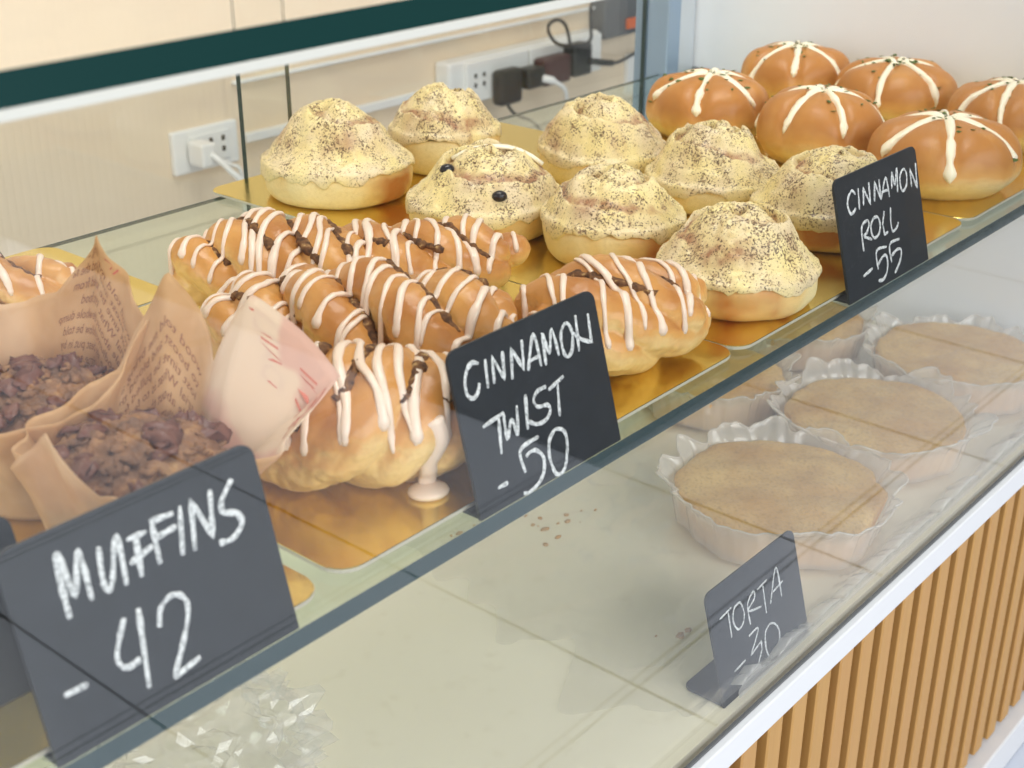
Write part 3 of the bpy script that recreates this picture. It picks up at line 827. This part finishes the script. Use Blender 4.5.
def flat_text(s, size):
    cu = bpy.data.curves.new('t', 'FONT'); cu.body = s; cu.size = size; cu.resolution_u = 2
    o = bpy.data.objects.new('t', cu); COL.objects.link(o)
    me = evaluated(o); bpy.data.objects.remove(o)
    return me

def muffin(x, y, rz, rim, seed, label, pale, prints):
    """rim: (angle deg, radius, height) round the paper's top edge"""
    root = thing('muffin', label, 'muffin', (x, y, ZB), 0, 'muffins in printed paper')
    rnd = random.Random(seed); o1 = rnd.uniform(0, 60)
    rim = sorted((a % 360, r, z) for a, r, z in rim)
    def edge(a):
        d = math.degrees(a) % 360
        ext = [(rim[-1][0] - 360,) + rim[-1][1:]] + rim + [(rim[0][0] + 360,) + rim[0][1:]]
        for p, q in zip(ext, ext[1:]):
            if p[0] <= d <= q[0]:
                t = (d - p[0]) / (q[0] - p[0]); t = .8 * t + .2 * sstep(0, 1, t)
                return p[1] + (q[1] - p[1]) * t, p[2] + (q[2] - p[2]) * t
        return rim[0][1], rim[0][2]
    def P(a, v, off=0.0):
        rr, zz = edge(a); rb = .0315
        pl = .0022 * math.sin(a * 11 + o1) * v + .0035 * fbm(math.cos(a) * 2.2 + o1, math.sin(a) * 2.2, v * 2.2) * v
        zc = .048; rc = .041
        # straight up the cup, then flaring to the flap
        z = (1 - v) ** 2 * 0 + 2 * v * (1 - v) * zz * .56 + v * v * zz
        r = (1 - v) ** 2 * rb + 2 * v * (1 - v) * (rb * 1.22) + v * v * rr + pl + off
        return Vector((r * math.cos(a), r * math.sin(a), z + .0006))
    bm = bmesh.new(); NA, NV = 220, 22
    rows = [[bm.verts.new(P(2 * math.pi * k / NA, j / NV)) for k in range(NA)] for j in range(NV + 1)]
    for a, b in zip(rows, rows[1:]):
        for k in range(NA): bm.faces.new((a[k], a[(k + 1) % NA], b[(k + 1) % NA], b[k]))
    bm.faces.new(rows[0][::-1])
    o = obj('paper_wrap', bm, M['wrap'], root)
    sd = o.modifiers.new('thick', 'SOLIDIFY'); sd.thickness = .0004
    vals = []
    for v in o.data.vertices:
        d = math.degrees(math.atan2(v.co.y, v.co.x)) % 360
        w = 0
        for c, hw, k in pale:
            w = max(w, k * sstep(hw + 6, hw - 6, abs((d - c + 180) % 360 - 180)))
        vals.append(w)
    set_attr(o, vals)
    # the muffin itself: rough crown and crumble
    bm = bmesh.new()
    def f(i, a):
        t = i / 40; 
        if t <= .75:
            q = t / .75; r = .0365 * math.sin(q * 1.5708); z = .036 + .018 * math.cos(q * 1.5708)
        else:
            q = (t - .75) / .25; r = .0365 - .009 * q; z = .036 * (1 - q) + .002
        p = Vector((r * math.cos(a), r * math.sin(a), z))
        k = .0028 * fbm(p.x * 90 + o1, p.y * 90, p.z * 60) + .0014 * fbm(p.x * 260, p.y * 260, o1)
        p.z = max(.0015, p.z + k * sstep(1, .7, t)); return p
    polar(bm, f, list(range(41)), 130)
    obj('crumb', bm, M['muffin'], root)
    bm = bmesh.new(); bm2 = bmesh.new()
    for k in range(170):
        a = rnd.uniform(0, 6.28); r = .035 * math.sqrt(rnd.random()); big = k % 9 == 0; s = rnd.uniform(.0030, .0050) if big else rnd.uniform(.0008, .0026)
        z = .036 + .018 * math.sqrt(max(0, 1 - (r / .0365) ** 2))
        m = Matrix.Translation((r * math.cos(a), r * math.sin(a), z + s * .1)) @ Matrix.Rotation(rnd.uniform(0, 6), 4, 'Z') @ Matrix.Rotation(rnd.uniform(-.6, .6), 4, 'X') @ Matrix.Diagonal((s * rnd.uniform(1, 1.9), s, s * .7, 1))
        g = bmesh.ops.create_icosphere(bm2 if big else bm, subdivisions=2, radius=1, matrix=m)
        for v in g['verts']: v.co += Vector((fbm(v.co.y * 300, v.co.z * 300, k), fbm(v.co.x * 300, v.co.z * 300, k + 9), fbm(v.co.x * 300, v.co.y * 300, k + 5))) * s * .9
    obj('crumble_topping', bm, M['muffin'], root)
    obj('nut_pieces', bm2, M['nut'], root)
    for (lines, a0, v0, size, mirror, rot, mat, gap) in prints:
        bm = bmesh.new()
        for li, s in enumerate(lines):
            me = flat_text(s, size); c, sn = math.cos(R(rot)), math.sin(R(rot))
            tmp = bmesh.new(); tmp.from_mesh(me); bpy.data.meshes.remove(me)
            bmesh.ops.triangulate(tmp, faces=tmp.faces[:])
            for v in tmp.verts:
                tx, ty = v.co.x, v.co.y - li * gap
                tx, ty = tx * c - ty * sn, tx * sn + ty * c
                if mirror: tx = -tx
                aa = R(a0); rr, zz = edge(aa)
                v.co = Vector((aa + tx / .060, v0 + ty / .085, 0))
            bmesh.ops.delete(tmp, geom=[v for v in tmp.verts if not (.36 < v.co.y < .985)], context='VERTS')
            m2 = {}
            for f in tmp.faces:
                q = []
                for v in f.verts:
                    if v not in m2: m2[v] = bm.verts.new(P(v.co.x, v.co.y, -.0009))
                    q.append(m2[v])
                try: bm.faces.new(q).material_index = 0
                except ValueError: pass
            tmp.free()
        obj('printed_text', bm, mat, root, False)
    return root

TXT = ['wood told me bring and', 'to boost and blood the fame', 'lost time be pulled from', 'trial What is to food', 'sale about the whole dump', 'hoodlums follow be told', 'notice the best put in by', 'be sold in time to whole']
RIM1 = [(-38, .054, .068), (-15, .0445, .0865), (8, .0455, .104), (25, .0450, .088), (40, .047, .075), (60, .046, .070), (84, .046, .072), (115, .044, .068), (140, .045, .055), (180, .048, .054), (225, .048, .050), (268, .045, .052), (295, .048, .066), (308, .052, .080)]
muffin(.272, .500, 0, RIM1, 201, 'nut topped muffin in tall brown printed paper, farther from the MUFFINS sign', [(84, 24, .35)],
       [(TXT + TXT[:4], -22, .72, .0056, False, 27, M['ink'], .0060), (['ING COD'], -6, .93, .0070, False, 33, M['ink_red'], .006), (['ove', 'and'], 100, .80, .0062, False, 60, M['ink'], .0066)])
RIM2 = [(-80, .046, .050), (-42, .064, .045), (-26, .088, .062), (-10, .060, .097), (5, .048, .066), (18, .052, .085), (30, .054, .102), (45, .054, .079), (58, .054, .058), (85, .045, .052), (135, .042, .050), (170, .044, .052), (203, .050, .076), (222, .050, .050), (265, .046, .042)]
muffin(.266, .424, 0, RIM2, 207, 'nut topped muffin in pale pink printed paper, right behind the MUFFINS sign', [(-24, 30, 1.0), (203, 22, .25)],
       [(TXT[:7], 12, .74, .0056, False, 8, M['ink'], .0064), (['SAVE ME', 'THIS FOOD', 'DAILY'], -32, .80, .0078, False, 70, M['ink_red'], .0085)])

# ------------------------------------------------------------------ sockets and chargers on the rear wall
YW = 1.6
def W(x, z, y=YW): return (x, y, ZS + z)
def wbox(x0, x1, z0, z1, d, bevel=.003, y=YW): return bbox((x0, y - d, ZS + z0), (x1, y, ZS + z1), bevel)
def plug_holes(bm, x, z, y):
    for dx, dz in ((-.011, .008), (.011, .008), (-.011, -.008), (.011, -.008)):
        box(bm, (x + dx - .0028, y - .0006, ZS + z + dz - .0036), (x + dx + .0028, y + .001, ZS + z + dz + .0036))
t = thing('wall_socket', 'white wall socket plate with a plugged in white lead, on the cream wall', 'socket', W(1.188, -.218))
def at(root, name, bm, mat, smooth=False):
    bmesh.ops.translate(bm, verts=bm.verts[:], vec=-Vector(root.location)); return obj(name, bm, mat, root, smooth)
at(t, 'plate', wbox(1.130, 1.246, -.249, -.186, .012, .003), M['plastic_white'])
at(t, 'socket_insert', wbox(1.158, 1.228, -.238, -.196, .0145, .001), M['plastic_white'])
bm = bmesh.new(); plug_holes(bm, 1.205, -.215, YW - .0150); at(t, 'pin_holes', bm, M['hole'])
def cable(name, label, pts, r, mat, plug=None, cat='cable'):
    root = thing(name, label, cat, pts[0])
    bm = bmesh.new(); tube(bm, crom(pts, 8), r, 8)
    at(root, 'lead', bm, M[mat], True)
    if plug is not None: at(root, 'plug', plug, M[mat])
    return root
cable('power_cable', 'white lead hanging from the plug in the wall socket', [W(1.166, -.216, 1.55), W(1.178, -.236, 1.53), W(1.197, -.275, 1.52), W(1.205, -.40, 1.55), W(1.21, -.60, 1.585)], .0045, 'plastic_white', wbox(1.150, 1.176, -.234, -.200, .036, .004, YW - .0155))
cable('power_cable', 'thin white lead curving down to the right of the wall socket plug', [W(1.186, -.233, 1.575), W(1.209, -.242, 1.565), W(1.226, -.272, 1.56), W(1.232, -.45, 1.585)], .0028, 'plastic_white')
tag(obj('cable_trunking', wbox(1.262, 1.69, -.226, -.212, .012, .002), M['plastic_white'], None, False), 'white cable trunking along the cream wall between the two socket groups', 'trunking')
tag(obj('wall_moulding', wbox(1.250, 3.0, -.138, -.132, .010, .002), M['plastic_white'], None, False), 'thin white moulding strip on the cream wall above the extension socket', 'moulding')

t = thing('extension_socket', 'long white surface socket box holding several black chargers', 'socket', W(1.89, -.21))
at(t, 'back_box', wbox(1.680, 2.100, -.246, -.170, .036, .006), M['plastic_white'])
at(t, 'socket_plate', wbox(1.716, 1.880, -.244, -.174, .044, .003), M['plastic_white'])
at(t, 'socket_plate', wbox(1.885, 2.096, -.244, -.174, .044, .003), M['plastic_white'])
bm = bmesh.new(); plug_holes(bm, 1.748, -.206, YW - .0445); at(t, 'pin_holes', bm, M['hole'])
YF = YW - .0445
t = thing('charger', 'square black charger in the extension socket, nearest the cinnamon rolls', 'charger', W(1.80, -.22, 1.55))
at(t, 'body', wbox(1.776, 1.835, -.256, -.194, .026, .008, YF), M['plastic_black'])
bm = bmesh.new(); tube(bm, crom([W(1.800, -.252, 1.540), W(1.816, -.274, 1.535), W(1.88, -.305, 1.54), W(1.95, -.36, 1.57)], 8), .003, 8); at(t, 'lead', bm, M['plastic_black'], True)
t = thing('charger', 'dark red charger block in the middle of the extension socket', 'charger', W(1.92, -.21, 1.55))
at(t, 'body', wbox(1.890, 1.966, -.240, -.190, .030, .006, YF), M['plastic_red'])
t = thing('charger', 'black charger with a white lead, between the square black charger and the dark red block', 'charger', W(1.86, -.21, 1.55))
at(t, 'body', wbox(1.841, 1.888, -.236, -.200, .034, .006, YF), M['plastic_black'])
bm = bmesh.new(); tube(bm, crom([W(1.878, -.220, 1.524), W(1.900, -.228, 1.512), W(1.930, -.252, 1.51), W(1.96, -.31, 1.54), W(1.97, -.40, 1.58)], 8), [.007] * 8 + [.0042] * 25, 8); at(t, 'lead', bm, M['plastic_white'], True)
t = thing('charger', 'black plug with a looped black cord at the far end of the extension socket', 'charger', W(2.0, -.20, 1.55))
at(t, 'body', wbox(1.974, 2.026, -.236, -.178, .032, .006, YF), M['plastic_black'])
bm = bmesh.new(); tube(bm, crom([W(1.966, -.176, 1.53), W(1.939, -.137, 1.52), W(1.916, -.123, 1.52), W(1.892, -.127, 1.52), W(1.892, -.144, 1.52), W(1.914, -.165, 1.515), W(1.966, -.174, 1.512), W(2.005, -.170, 1.515), W(2.012, -.144, 1.52), W(2.024, -.119, 1.53), W(2.07, -.112, 1.56), W(2.12, -.112, 1.585)], 8), .0032, 8); at(t, 'cord', bm, M['plastic_black'], True)
bm = bmesh.new(); tube(bm, crom([W(2.013, -.210, 1.52), W(2.081, -.224, 1.52), W(2.13, -.227, 1.53), W(2.245, -.225, 1.565)], 8), [.006] * 9 + [.0032] * 16, 8); at(t, 'lead', bm, M['plastic_black'], True)
t = thing('switch_box', 'grey switch box with an orange rocker, high beside the corner post', 'switch', W(2.17, -.15))
at(t, 'body', wbox(2.117, 2.235, -.193, -.085, .036, .006), M['plastic_grey'])
at(t, 'rocker', wbox(2.180, 2.226, -.180, -.160, .008, .002, YW - .0365), M['orange'])
t = thing('hook_strip', 'pale plastic strip hanging on the wall below the grey switch box', 'hook', W(2.24, -.28))
at(t, 'strip', wbox(2.230, 2.258, -.322, -.240, .012, .002), M['plastic_white'])

# ------------------------------------------------------------------ light
w = bpy.data.worlds.new('daylight'); SC.world = w; w.use_nodes = True
bg = w.node_tree.nodes['Background']; bg.inputs[0].default_value = (.97, .985, 1.0, 1); bg.inputs[1].default_value = .42
def area(name, loc, target, sx, sy, power, color=(1, 1, 1)):
    l = bpy.data.lights.new(name, 'AREA'); l.shape = 'RECTANGLE'; l.size = sx; l.size_y = sy; l.energy = power; l.color = color
    o = bpy.data.objects.new(name, l); COL.objects.link(o); o.location = loc
    o.rotation_euler = (Vector(target) - Vector(loc)).to_track_quat('-Z', 'Y').to_euler(); return o
area('ceiling_light', (.75, .45, 2.3), (.75, .45, ZS), .8, .7, 20, (1, .97, .92))
area('shopfront_daylight', (.2, -2.2, 1.7), (.7, .3, .3), 2.8, 1.8, 82, (.98, .99, 1.0))
area('side_fill', (-1.6, .35, 1.05), (1.2, .5, .6), 1.6, 1.0, 27, (.98, .99, 1.0))  # added fill without a known source, brightens end panel and deck
area('wall_light', (1.4, .95, 2.3), (1.5, 1.6, .9), 1.6, .4, 5, (1, .93, .84))

SC.view_settings.view_transform = 'Standard'; SC.view_settings.look = 'None'
SC.view_settings.exposure = 0.0; SC.view_settings.gamma = 1.0
SC.view_settings.use_curve_mapping = False
SC.cycles.max_bounces = 14; SC.cycles.transparent_max_bounces = 24
SC.cycles.use_denoising = True
